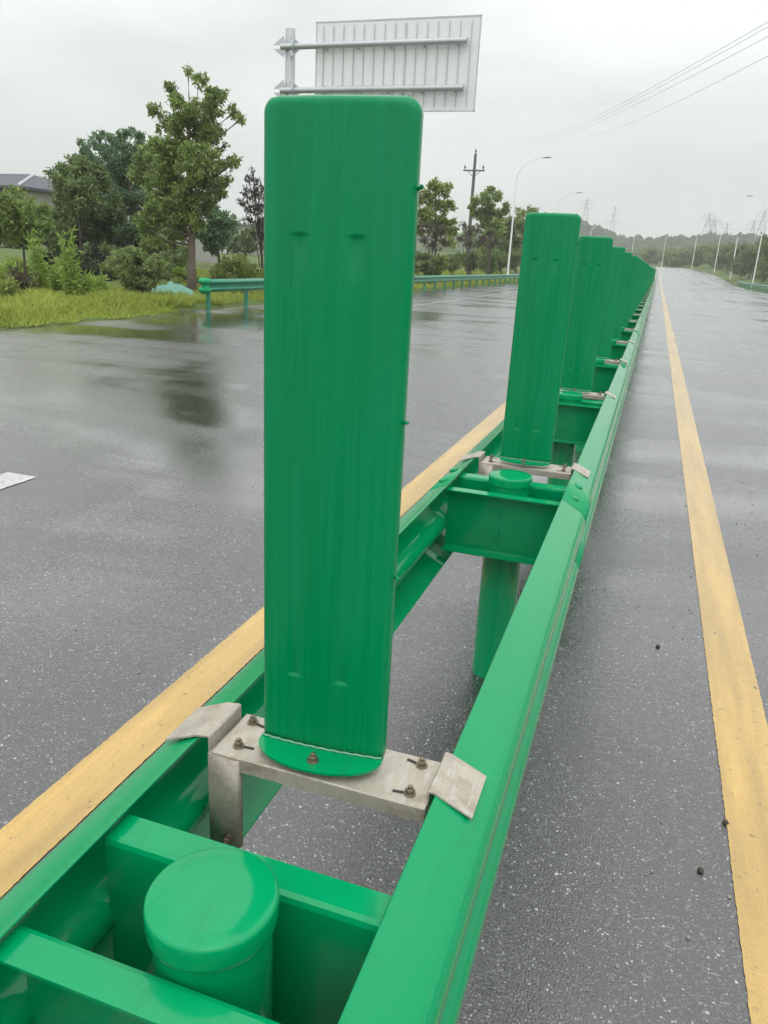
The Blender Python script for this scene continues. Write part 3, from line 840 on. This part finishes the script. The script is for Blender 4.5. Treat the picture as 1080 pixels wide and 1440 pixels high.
# farther backdrop trees on the left
G_FAR = 'distant trees on the far side of the left field'
far_l = [(150, 355, 60, 26, L_DARK), (66, 318, 38, 26, L_DARK), (14, 322, 38, 26, L_DARK), (100, 360, 55, 24, L_MAIN), (205, 350, 70, 24, L_DARK), (320, 330, 75, 18, L_BLUE), (345, 338, 70, 15, L_DARK), (300, 338, 90, 13, L_DARK), (372, 330, 80, 22, L_BLUE), (420, 325, 85, 24, L_DARK), (470, 322, 90, 26, L_DARK), (530, 325, 95, 26, L_DARK)]
for i, (px, py, Y, r_, mt) in enumerate(far_l):
    lst = [(px+random.gauss(0, r_*.5), py+random.gauss(0, r_*.42), r_*random.uniform(.35, .55)) for _ in range(9)]
    p = at(px, py, Y)
    tree('distant_tree', 'distant leafy tree across the left field, hazy behind the nearer trees', (p[0], Y, gz(p[0], Y)), px_clumps(lst, Y, 1.5), mt, BARKD, 2200, .42, .24, .1, group=G_FAR)
# behind the panels on the left the row goes on
for i in range(9):
    Y = 72+i*9
    x = -13.5-random.uniform(0, 2); z = gz(x, Y); hgt = random.uniform(3.5, 5)
    cl = [(np.array([x+random.gauss(0, .9), Y+random.gauss(0, .9), z+hgt*random.uniform(.35, 1)]), random.uniform(.5, .9), .85) for _ in range(10)]
    tree('row_tree', 'far tree of the left row, hidden behind the overlapping green panels', (x, Y, z), cl, [L_MAIN, L_DARK, L_OLIVE][i % 3], BARKD, 1800, .32, .16, .08, group=G_ROW)

# right hand wood
G_R = 'trees along the right side of the far road'
for i in range(18):
    Y = 96+i*11+random.uniform(-3, 3); off = 15.5+random.uniform(-1, 3.5)
    x = off+cx(Y); z = gz(x, Y); hgt = random.uniform(4.2, 6.2)*(1.12 if Y < 135 else .9)
    cl = [(np.array([x+random.gauss(0, 1.3), Y+random.gauss(0, 1.3), z+hgt*random.uniform(.18, .95)]), random.uniform(.7, 1.3), .85) for _ in range(13)]
    tree('far_tree', 'leafy tree in the green bank along the right side of the far road', (x, Y, z), cl, [L_FAR, L_FARB, L_MAIN, L_DARK][i % 4], BARKD, 2600, .40, .22, .1, group=G_R)
cl = []
for i in range(420):
    Y = random.uniform(90, 420); off = 18+random.random()**1.3*40
    x = off+cx(Y); z = gz(x, Y)
    cl.append((np.array([x, Y, z+random.uniform(.8, 4.6)*(1+.2*(Y < 140))]), random.uniform(1.3, 2.6), .8))
for i in range(150):
    Y = random.uniform(250, 470); x = cx(Y)+random.uniform(-60, 20)
    if abs(x-cx(Y)) < 15: continue
    cl.append((np.array([x, Y, gz(x, Y)+random.uniform(.8, 5)]), random.uniform(1.5, 3), .8))
me = leaves_mesh('wood', cl, 42000, .75, .42, L_FAR)
wood = bpy.data.objects.new('wood', me); COL.objects.link(wood)
tag(wood, 'mixed green wood covering the slope behind the right roadside trees', 'wood', kind='stuff')

# ------------------------------------------------------------------ hills
def hill(name, x0, x1, y0, y1, fn, mat, nx=110, ny=50, rough=1.0):
    b = MB(); g = []
    for j in range(ny+1):
        y = y0+(y1-y0)*j/ny; row = []
        for i in range(nx+1):
            x = x0+(x1-x0)*i/nx
            z = fn(x, y)
            z += rough*(random.random()**2) if z > 3 else 0
            row.append((x, y, z))
        g.append(row)
    o = b.sheet(g).build(name, mat, smooth=180); o['kind'] = 'structure'; return o
def bell(x, c, s): return math.exp(-((x-c)/s)**2)
HM = M_hill('wooded_hillside', (.035, .06, .026), (.075, .105, .04)); HM2 = M_hill('far_mountainside', (.05, .07, .06), (.08, .10, .08))
def h1(x, y):
    r_ = (17.5+15*bell(x, -66, 34)+3*bell(x, 6, 22)+6*bell(x, 38, 26)+8*bell(x, 85, 30)+5*bell(x, 130, 40)+.5*math.sin(x*.31)+.5*math.sin(x*.77+1))
    return r_*bell(y, 520, 75)-1
hill('hills', -240, 260, 380, 680, h1, HM, 420, 44, 2.6)
def h2(x, y): return 118*bell(x, -1345, 130)*bell(y, 1500, 260)+70*bell(x, -1050, 250)*bell(y, 1560, 240)-2
hill('mountain', -2100, -500, 950, 2100, h2, HM2, 90, 40, 4)

# ------------------------------------------------------------------ overhead road sign seen from behind
def road_sign():
    Y = 23.3; root = empty('overhead_sign', (-11.25, Y, 0))
    tag(root, 'large pale road sign seen from its blank ribbed back on a cantilever mast', 'road sign')
    px = at(408, 90, Y)[0]
    topz = at(408, 41, Y)[2]
    b = MB(); b.lathe([(.165, -.3), (.165, 2), (.145, topz-.02), (.14, topz), (.02, topz+.02)], (px+11.25, 0, 0), 24); b.build('mast', STEELP, root, 40)
    TL = at(446, 33, Y); BR = at(667, 155, Y)
    x0, x1 = TL[0]+11.25, at(672, 90, Y)[0]+11.25; z1 = at(560, 27, Y)[2]; z0 = z1-2.32
    panel = MB(); panel.box(((x0+x1)/2, -.02, (z0+z1)/2), (x1-x0, .012, z1-z0)); pn = panel.build('sign_panel', M_signback(), root)
    # channel ribs on the back
    n = 15
    for i in range(n):
        x = x0+(x1-x0)*(i+.75)/(n+.5)
        q = MB(); q.box((x, -.05, (z0+z1)/2), (.014 if i != 8 else .05, .035, z1-z0-.22)); q.build('rib', RIB, pn)
    fr = MB()
    for (xa, za, xb, zb) in ((x0, z1, x1, z1), (x0, z0, x1, z0), (x0, z0, x0, z1), (x1, z0, x1, z1)):
        fr.box(((xa+xb)/2, -.02, (za+zb)/2), (abs(xb-xa)+.03, .04, abs(zb-za)+.03))
    fr.build('edge_trim', RIB, pn)
    for zz in (at(560, 63, Y)[2], at(560, 127, Y)[2]):
        a = MB(); a.tube([(px+11.25-.2, -.20, zz), (x1-.32, -.20, zz)], .085, 16); ar = a.build('arm', STEELP, root, 40)
        fl = MB(); fl.tube([(px+11.25+.22, -.20, zz), (px+11.25+.25, -.20, zz)], .17, 16)
        for s_ in (-1, 1):
            for d_ in (-1, 1):
                fl.add([(px+11.25+d_*.05, -.2-.012, zz+s_*.05), (px+11.25+d_*.45, -.2-.012, zz+s_*.05), (px+11.25+d_*.12, -.2-.012, zz+s_*.28),
                        (px+11.25+d_*.05, -.2+.012, zz+s_*.05), (px+11.25+d_*.45, -.2+.012, zz+s_*.05), (px+11.25+d_*.12, -.2+.012, zz+s_*.28)],
                       [(0, 1, 2), (5, 4, 3), (0, 3, 4, 1), (1, 4, 5, 2), (2, 5, 3, 0)])
        fl.build('flange', STEELP, ar)
        cp = MB(); cp.tube([(x1-.33, -.20, zz), (x1-.30, -.20, zz)], .09, 16); cp.build('end_cap', STEELP, ar, 40)
        cl_ = MB()
        for i in range(5):
            x = x0+.35+(x1-x0-.9)*i/4; cl_.box((x, -.11, zz), (.05, .10, .2))
        cl_.build('clamps', STEELP, ar)
RIB = M_simple('dull_rib_aluminium', (.56, .56, .555), .5, .2, .1, 3)
road_sign()

# ------------------------------------------------------------------ lamps
def lamp(label, x, y, z, h, side, arm=2.0, group='street lamps along the road'):
    root = empty('street_lamp', (x, y, z)); tag(root, label, 'street lamp', group)
    b = MB(); b.tube([(0, 0, -.2), (0, 0, h*.5), (0, 0, h-1.2)], [.095, .072, .048], 12); b.lathe([(.2, 0), (.2, .03), (.13, .05), (.12, .5), (.1, .52)], n=16)
    b.build('pole', WPAINT, root, 40)
    pts = []
    for i in range(13):
        t = i/12; a = t*math.pi/2
        pts.append((side*arm*(1-math.cos(a))**.9, 0, h-1.25+1.25*math.sin(a)+.25*t))
    ar = MB(); ar.tube(pts, [.048-.024*i/12 for i in range(13)], 10); ar.build('arm', WPAINT, root, 180)
    e = pts[-1]
    hd = MB(); n = 10; vs = []; fs = []
    prof = [(-.15, .02), (0, .07), (.25, .12), (.55, .11), (.72, .03)]
    for xx, w in prof:
        for k in range(n):
            a = 2*math.pi*k/n; vs.append((e[0]+side*xx, w*math.cos(a), e[2]+.06*xx+w*.42*math.sin(a)))
    for i in range(len(prof)-1):
        for k in range(n): fs.append((i*n+k, i*n+(k+1) % n, (i+1)*n+(k+1) % n, (i+1)*n+k))
    fs += [tuple(range(n)), tuple((len(prof)-1)*n+k for k in range(n))]
    hd.add(vs, fs).build('lamp_head', RUBBER if y < 120 else WPAINT, root, 60)
lamp('white curved arm street lamp behind the left guardrail, above the hedge', -12.5, 70, gz(-12.5, 70), 9.6, 1)
lamp('left side street lamp whose head shows above the second green panel', -12.5, 99, gz(-12.5, 99), 9.4, 1)
lamp('far left street lamp, its white arm just over the third green panel', -12.5, 150, gz(-12.5, 150), 8.0, 1)
for i, (x, y, h, lab) in enumerate([(12.1, 117, 11.2, 'nearest white street lamp on the right, rising from the right guardrail end'),
                     (11.2, 185, 11.5, 'white street lamp on the right, left of the short plain post'),
                     (7.9, 222, 11.5, 'white street lamp on the right, between the far trees and the bend'),
                     (.6, 258, 11.5, 'white street lamp standing right at the vanishing point of the road'),
                     (-9.5, 285, 11.5, 'farthest white street lamp just above the end of the panel row')]):
    lamp(lab, x, y, gz(x, y)-.1, h, -1)
px_ = (12.0, 152, gz(12.0, 152)-.1)
root = empty('marker_post', px_); tag(root, 'short plain white post without an arm between the first two right street lamps', 'post')
b = MB(); b.tube([(0, 0, -.2), (0, 0, 6.9)], [.12, .075], 12); b.lathe([(.2, 0), (.2, .04), (.14, .06), (.13, .4)], n=14); b.build('pole', WPAINT, root, 40)
b = MB(); b.lathe([(.085, 6.9), (.09, 6.95), (.05, 7.0), (.01, 7.02)], n=12); b.build('cap', WPAINT, root, 40)

# utility pole
up = empty('utility_pole', tuple(at(657, 365, 66))); up.location.z = gz(up.location.x, 66)
tag(up, 'dark concrete utility pole with one crossarm above the left tree row', 'utility pole')
H_ = 9.75-up.location.z
b = MB(); b.tube([(0, 0, -.3), (0, 0, H_)], [.17, .11], 12); b.build('pole', DARKCONC, up, 40)
b = MB(); b.box((0, -.14, H_-1.25), (1.75, .09, .11)); ca = b.build('crossarm', DARKCONC, up, bevel=.01)
b = MB(); b.tube([(-.55, -.14, H_-1.25), (0, -.12, H_-1.75), (.55, -.14, H_-1.25)], .025, 6); b.build('brace', DARKCONC, up)
for x, z in ((-.75, H_-1.2), (.75, H_-1.2), (0, H_)):
    b = MB(); b.lathe([(.03, 0), (.03, .1), (.09, .12), (.05, .17), (.10, .2), (.04, .3), (.03, .34)], (x, -.14 if x else 0, z), 12); b.build('insulator', DARKCONC, up, 60)

# lattice pylons
def pylon(label, px, py_top, Y, w, grp='lattice power pylons on the horizon'):
    T = at(px, py_top, Y); zb = max(2.0, h1(T[0], Y)-1.5) if 380 < Y < 680 else 2.0
    H = T[2]-zb
    root = empty('power_pylon', (T[0], Y, zb)); tag(root, label, 'pylon', grp)
    b = MB(); th = .06
    lv = [0, .3, .52, .68, .8, .9, 1.0]
    def wd(t): return w*(1-t)**1.1*.5+.28
    cs = lambda t: [np.array([sx*wd(t), sy*wd(t), H*t]) for sx, sy in ((-1, -1), (1, -1), (1, 1), (-1, 1))]
    for i in range(len(lv)-1):
        A, B = cs(lv[i]), cs(lv[i+1])
        for k in range(4):
            b.tube([A[k], B[k]], th, 4); b.tube([A[k], B[(k+1) % 4]], th*.6, 4); b.tube([A[(k+1) % 4], B[k]], th*.6, 4); b.tube([B[k], B[(k+1) % 4]], th*.6, 4)
    b.build('tower', PYL, root)
    a = MB()
    for t, al in ((.74, 5.0), (.86, 4.2), (.96, 3.2)):
        for s_ in (-1, 1):
            e = np.array([s_*al, 0, H*t])
            for q in (-.3, .3):
                a.tube([(0, q, H*t), e], th*.8, 4); a.tube([(0, q, H*t+1.3), e], th*.7, 4)
            a.tube([e, e-np.array([0, 0, 1.4])], th*.8, 4)
    a.build('crossarms', PYL, root)
pylon('lattice pylon rising beside the second green panel', 826, 280, 560, 7)
pylon('lattice pylon above the left end of the hill ridge', 865, 291, 600, 7)
pylon('tallest of the paired pylons above the right wood', 998, 301, 520, 6)
pylon('slightly lower pylon of the pair above the right wood', 1005, 309, 500, 6)
pylon('small pylon with spread arms right of the paired pylons', 1023, 314, 580, 7)
pylon('slim pylon behind the nearest right street lamp', 1061, 311, 560, 6)
pylon('pylon at the right margin of the view above dark trees', 1076, 297, 480, 6)

# wires across the sky
wl_ = ['upper of the overhead wires crossing the sky at the right', 'middle overhead wire crossing the sky at the right', 'lowest and faintest overhead wire crossing the sky at the right', 'overhead wire close under the topmost one at the right margin']
for i, (pa, pb, Ya, Yb) in enumerate([((740, 192), (1120, 8), 420, 60), ((735, 200), (1120, 30), 420, 60), ((800, 188), (1120, 58), 400, 62), ((742, 195), (1120, 15), 420, 60.5)]):
    A, B = at(*pa, Ya), at(*pb, Yb)
    pts = [A+(B-A)*t - np.array([0, 0, 3.0*4*t*(1-t)]) for t in np.linspace(0, 1, 40)]
    w = MB(); w.tube(pts, .016, 5); o = w.build('overhead_wire', WIRE, None, 180)
    tag(o, wl_[i], 'wire', 'overhead wires')

# ------------------------------------------------------------------ houses, wall, net
def house():
    Y = 46.0; xr = at(12, 240, Y); xe = at(78, 268, Y)
    root = empty('house', (xr[0]-3, Y, 0)); tag(root, 'house with a grey blue hipped tile roof behind the left trees', 'house')
    ez = xe[2]; rz = xr[2]; X0 = xr[0]-3
    hw = xe[0]-X0; hd = 5.5; zg = .4
    b = MB(); b.box((0, hd*.5, (zg+ez)/2), (2*hw-1.0, hd*2-1, ez-zg)); wall = b.build('wall', WALLG, root)
    for x in (-hw*.55, 0, hw*.55):
        q = MB(); q.box((x, hd*.5-hd+.49, 2.6), (1.4, .1, 1.5)); wn = q.build('window', WALLW, wall); q = MB(); q.box((x, hd*.5-hd+.43, 2.6), (1.2, .06, 1.3)); q.build('pane', GLASSD, wn)
    r_ = MB(); rl = hw-4.2; y0, y1 = -hd*.5-.6, hd*1.5+.6; ym = hd*.5
    vs = [(-hw, y0, ez), (hw, y0, ez), (hw, y1, ez), (-hw, y1, ez), (-rl, ym, rz), (rl, ym, rz), (-hw, y0, ez-.18), (hw, y0, ez-.18), (hw, y1, ez-.18), (-hw, y1, ez-.18)]
    r_.add(vs, [(0, 1, 5, 4), (1, 2, 5), (2, 3, 4, 5), (3, 0, 4), (0, 6, 7, 1), (1, 7, 8, 2), (2, 8, 9, 3), (3, 9, 6, 0), (9, 8, 7, 6)])
    rf = r_.build('roof', ROOF, root)
    rd = MB(); rd.tube([(rl, ym, rz+.03), (hw, y0, ez+.03)], .09, 6); rd.tube([(-rl, ym, rz+.03), (rl, ym, rz+.03)], .09, 6); rd.build('ridge_tiles', M_simple('pale_ridge_tile', (.5, .5, .54), .5), rf)
house()
def far_house(label, px, py0, py1, Y, w, d, mat):
    T = at(px, py0, Y); B = at(px, py1, Y)
    zb = gz(T[0], Y)-.2; h = T[2]-zb
    root = empty('far_house', (T[0], Y, zb)); tag(root, label, 'house')
    b = MB(); b.box((0, 0, h/2), (w, d, h)); wl = b.build('wall', mat, root)
    q = MB(); q.box((0, 0, h+.1), (w+.6, d+.6, .2)); q.build('roof', CONC, root)
    for x in (-w*.28, w*.2):
        q = MB(); q.box((x, -d/2-.02, h*.6), (w*.16, .05, h*.3)); q.build('window', GLASSD, wl)
far_house('small white building seen between the tall trunk and the blue green tree', 286, 333, 352, 85, 4.5, 5, WALLW)
far_house('pale grey flat roofed building behind the purple sapling', 345, 318, 340, 95, 9, 6, WALLG)
wp = at(283, 365, 40)
b = MB(); b.box((0, 0, .75), (1.9, .2, 1.4)); 
o = b.build('low_wall', WALLG, None, bevel=.02); o.location = (wp[0], 40, gz(wp[0], 40)-.25); tag(o, 'low grey concrete wall at the edge of the bright green field', 'wall')
# crumpled green net heap
g = []
nc = at(236, 410, 20.6)
for j in range(29):
    row = []
    for i in range(57):
        u = i/28-1; v = j/14-1
        rr = max(0, 1-u*u-v*v)
        fold = .5+.5*math.sin(u*9+math.sin(v*5+u*3)*1.7)*math.cos(v*4+u*2)
        row.append((u*.95+.05*math.sin(v*7+u*4), v*.5, rr**.55*(.12+.15*fold+.12*math.sin(u*3+.8))+.012*math.sin(u*23+v*11)*rr))
    g.append(row)
b = MB(); b.sheet(g); o = b.build('net_heap', NETM, None, 180, solid=.01); o.location = (nc[0], 20.6, gz(nc[0], 20.6)-.02)
tag(o, 'crumpled turquoise green netting lying on the grass left of the tall trunk', 'netting')

# small stones and crumbs on the road
b = MB()
for i in range(420):
    y = random.uniform(.6, 7); x = random.choice((random.uniform(-.05, 1.2), random.uniform(-.05, .9), random.uniform(-3.2, -.7)))
    r_ = random.choice((.0022, .003, .0035, .005))*random.uniform(.7, 1.2)
    rot = Matrix.Rotation(random.random()*6, 3, 'Z') @ Matrix.Rotation(random.random(), 3, 'X')
    q = MB(); q.lathe([(r_*.5, -.5*r_), (r_, -.1*r_), (r_*.8, .5*r_), (r_*.25, .75*r_)], n=6)
    b.add([tuple(rot @ Vector((v[0]*random.uniform(.8, 1.3), v[1], v[2])) + Vector((x, y, r_*.3))) for v in q.v], q.f)
o = b.build('road_grit', M_simple('pale_grit', (.30, .28, .25), .7, 0, .8, 3)); tag(o, 'tiny loose stone chips scattered on the wet asphalt', 'grit', kind='stuff')
clod_pts = [(925, 910), (1020, 1158), (985, 1226), (1066, 905), (850, 1205)]
for i, (px, py) in enumerate(clod_pts[:3]):
    d = at(px, py, 1.0)-EYE; t = -1.5/d[2]; P = EYE+d*t
    q = MB(); r_ = .0085
    q.lathe([(r_*.5, 0), (r_*1.05, r_*.4), (r_*.8, r_*1.0), (r_*.3, r_*1.35)], n=8)
    q.v = [(v[0]*random.uniform(.8, 1.25), v[1]*random.uniform(.8, 1.25), v[2]) for v in q.v]
    o = q.build('mud_clod', BARKD, None, 60); o.location = (P[0], P[1], .0)
    tag(o, ['black mud crumb on the asphalt midway between rail and yellow line', 'black mud crumb touching the left edge of the right yellow line', 'nearest dark mud crumb, just left of the right yellow line'][i], 'mud crumb', 'dark mud crumbs on the asphalt')

# ------------------------------------------------------------------ haze, sky, sun
hz = MB(); hz.box((0, 1000, 130), (6400, 2500, 320))
t = NT('thin_rain_haze'); v = t.n('ShaderNodeVolumePrincipled')
v.inputs['Color'].default_value = (.93, .95, .96, 1); v.inputs['Density'].default_value = .00075; v.inputs['Anisotropy'].default_value = .2
t.l(v.outputs[0], t.out.inputs['Volume'])
o = hz.build('haze', t.m); o['kind'] = 'stuff'; o.location = (0, 120, -34.0)

W = bpy.data.worlds.new('World'); S.world = W; W.use_nodes = True
T = W.node_tree; T.nodes.clear()
def wn(typ, **kw):
    n_ = T.nodes.new(typ)
    for k, v_ in kw.items(): setattr(n_, k, v_)
    return n_
EL, ROT = R(58), R(150)
sky = wn('ShaderNodeTexSky', sky_type='NISHITA'); sky.sun_disc = False; sky.sun_elevation = EL; sky.sun_rotation = ROT
bg1 = wn('ShaderNodeBackground'); bg1.inputs['Strength'].default_value = .05; T.links.new(sky.outputs[0], bg1.inputs['Color'])
tc = wn('ShaderNodeTexCoord')
sep = wn('ShaderNodeSeparateXYZ'); T.links.new(tc.outputs['Generated'], sep.inputs[0])
mp = wn('ShaderNodeMapping'); mp.inputs['Scale'].default_value = (1.6, 1.6, 4.5); T.links.new(tc.outputs['Generated'], mp.inputs[0])
nz = wn('ShaderNodeTexNoise'); nz.inputs['Scale'].default_value = 1.5; nz.inputs['Detail'].default_value = 5; nz.inputs['Roughness'].default_value = .5
T.links.new(mp.outputs[0], nz.inputs['Vector'])
cr = wn('ShaderNodeValToRGB'); e = cr.color_ramp.elements
e[0].position = .34; e[0].color = (.60, .62, .635, 1); e[1].position = .62; e[1].color = (.96, .965, .96, 1)
T.links.new(nz.outputs['Fac'], cr.inputs[0])
gr = wn('ShaderNodeMapRange'); gr.inputs['From Min'].default_value = 0; gr.inputs['From Max'].default_value = 1; gr.inputs['To Min'].default_value = 1.12; gr.inputs['To Max'].default_value = 2.5
pw = wn('ShaderNodeMath', operation='POWER'); pw.use_clamp = True; T.links.new(sep.outputs['Z'], pw.inputs[0]); pw.inputs[1].default_value = 2.0
T.links.new(pw.outputs[0], gr.inputs['Value'])
bg2 = wn('ShaderNodeBackground'); T.links.new(cr.outputs[0], bg2.inputs['Color']); T.links.new(gr.outputs[0], bg2.inputs['Strength'])
mx = wn('ShaderNodeMixShader'); mx.inputs[0].default_value = .94
T.links.new(bg1.outputs[0], mx.inputs[1]); T.links.new(bg2.outputs[0], mx.inputs[2])
wo = wn('ShaderNodeOutputWorld'); T.links.new(mx.outputs[0], wo.inputs['Surface'])
sun = bpy.data.lights.new('sun', 'SUN'); sun.energy = .6; sun.angle = R(40); sun.color = (1, .97, .93)
so = bpy.data.objects.new('sun', sun); COL.objects.link(so)
dirv = Vector((math.sin(ROT)*math.cos(EL), math.cos(ROT)*math.cos(EL), math.sin(EL)))
so.rotation_euler = dirv.to_track_quat('Z', 'Y').to_euler()

vs_ = S.view_settings; vs_.view_transform = 'Standard'; vs_.look = 'None'; vs_.exposure = .2; vs_.gamma = 1; vs_.use_curve_mapping = False
S.cycles.use_denoising = True; S.cycles.denoiser = 'OPENIMAGEDENOISE'; S.cycles.denoising_input_passes = 'RGB_ALBEDO_NORMAL'; S.cycles.denoising_prefilter = 'FAST'
S.cycles.max_bounces = 6; S.cycles.diffuse_bounces = 3; S.cycles.glossy_bounces = 3; S.cycles.transmission_bounces = 3; S.cycles.volume_bounces = 1; S.cycles.transparent_max_bounces = 6
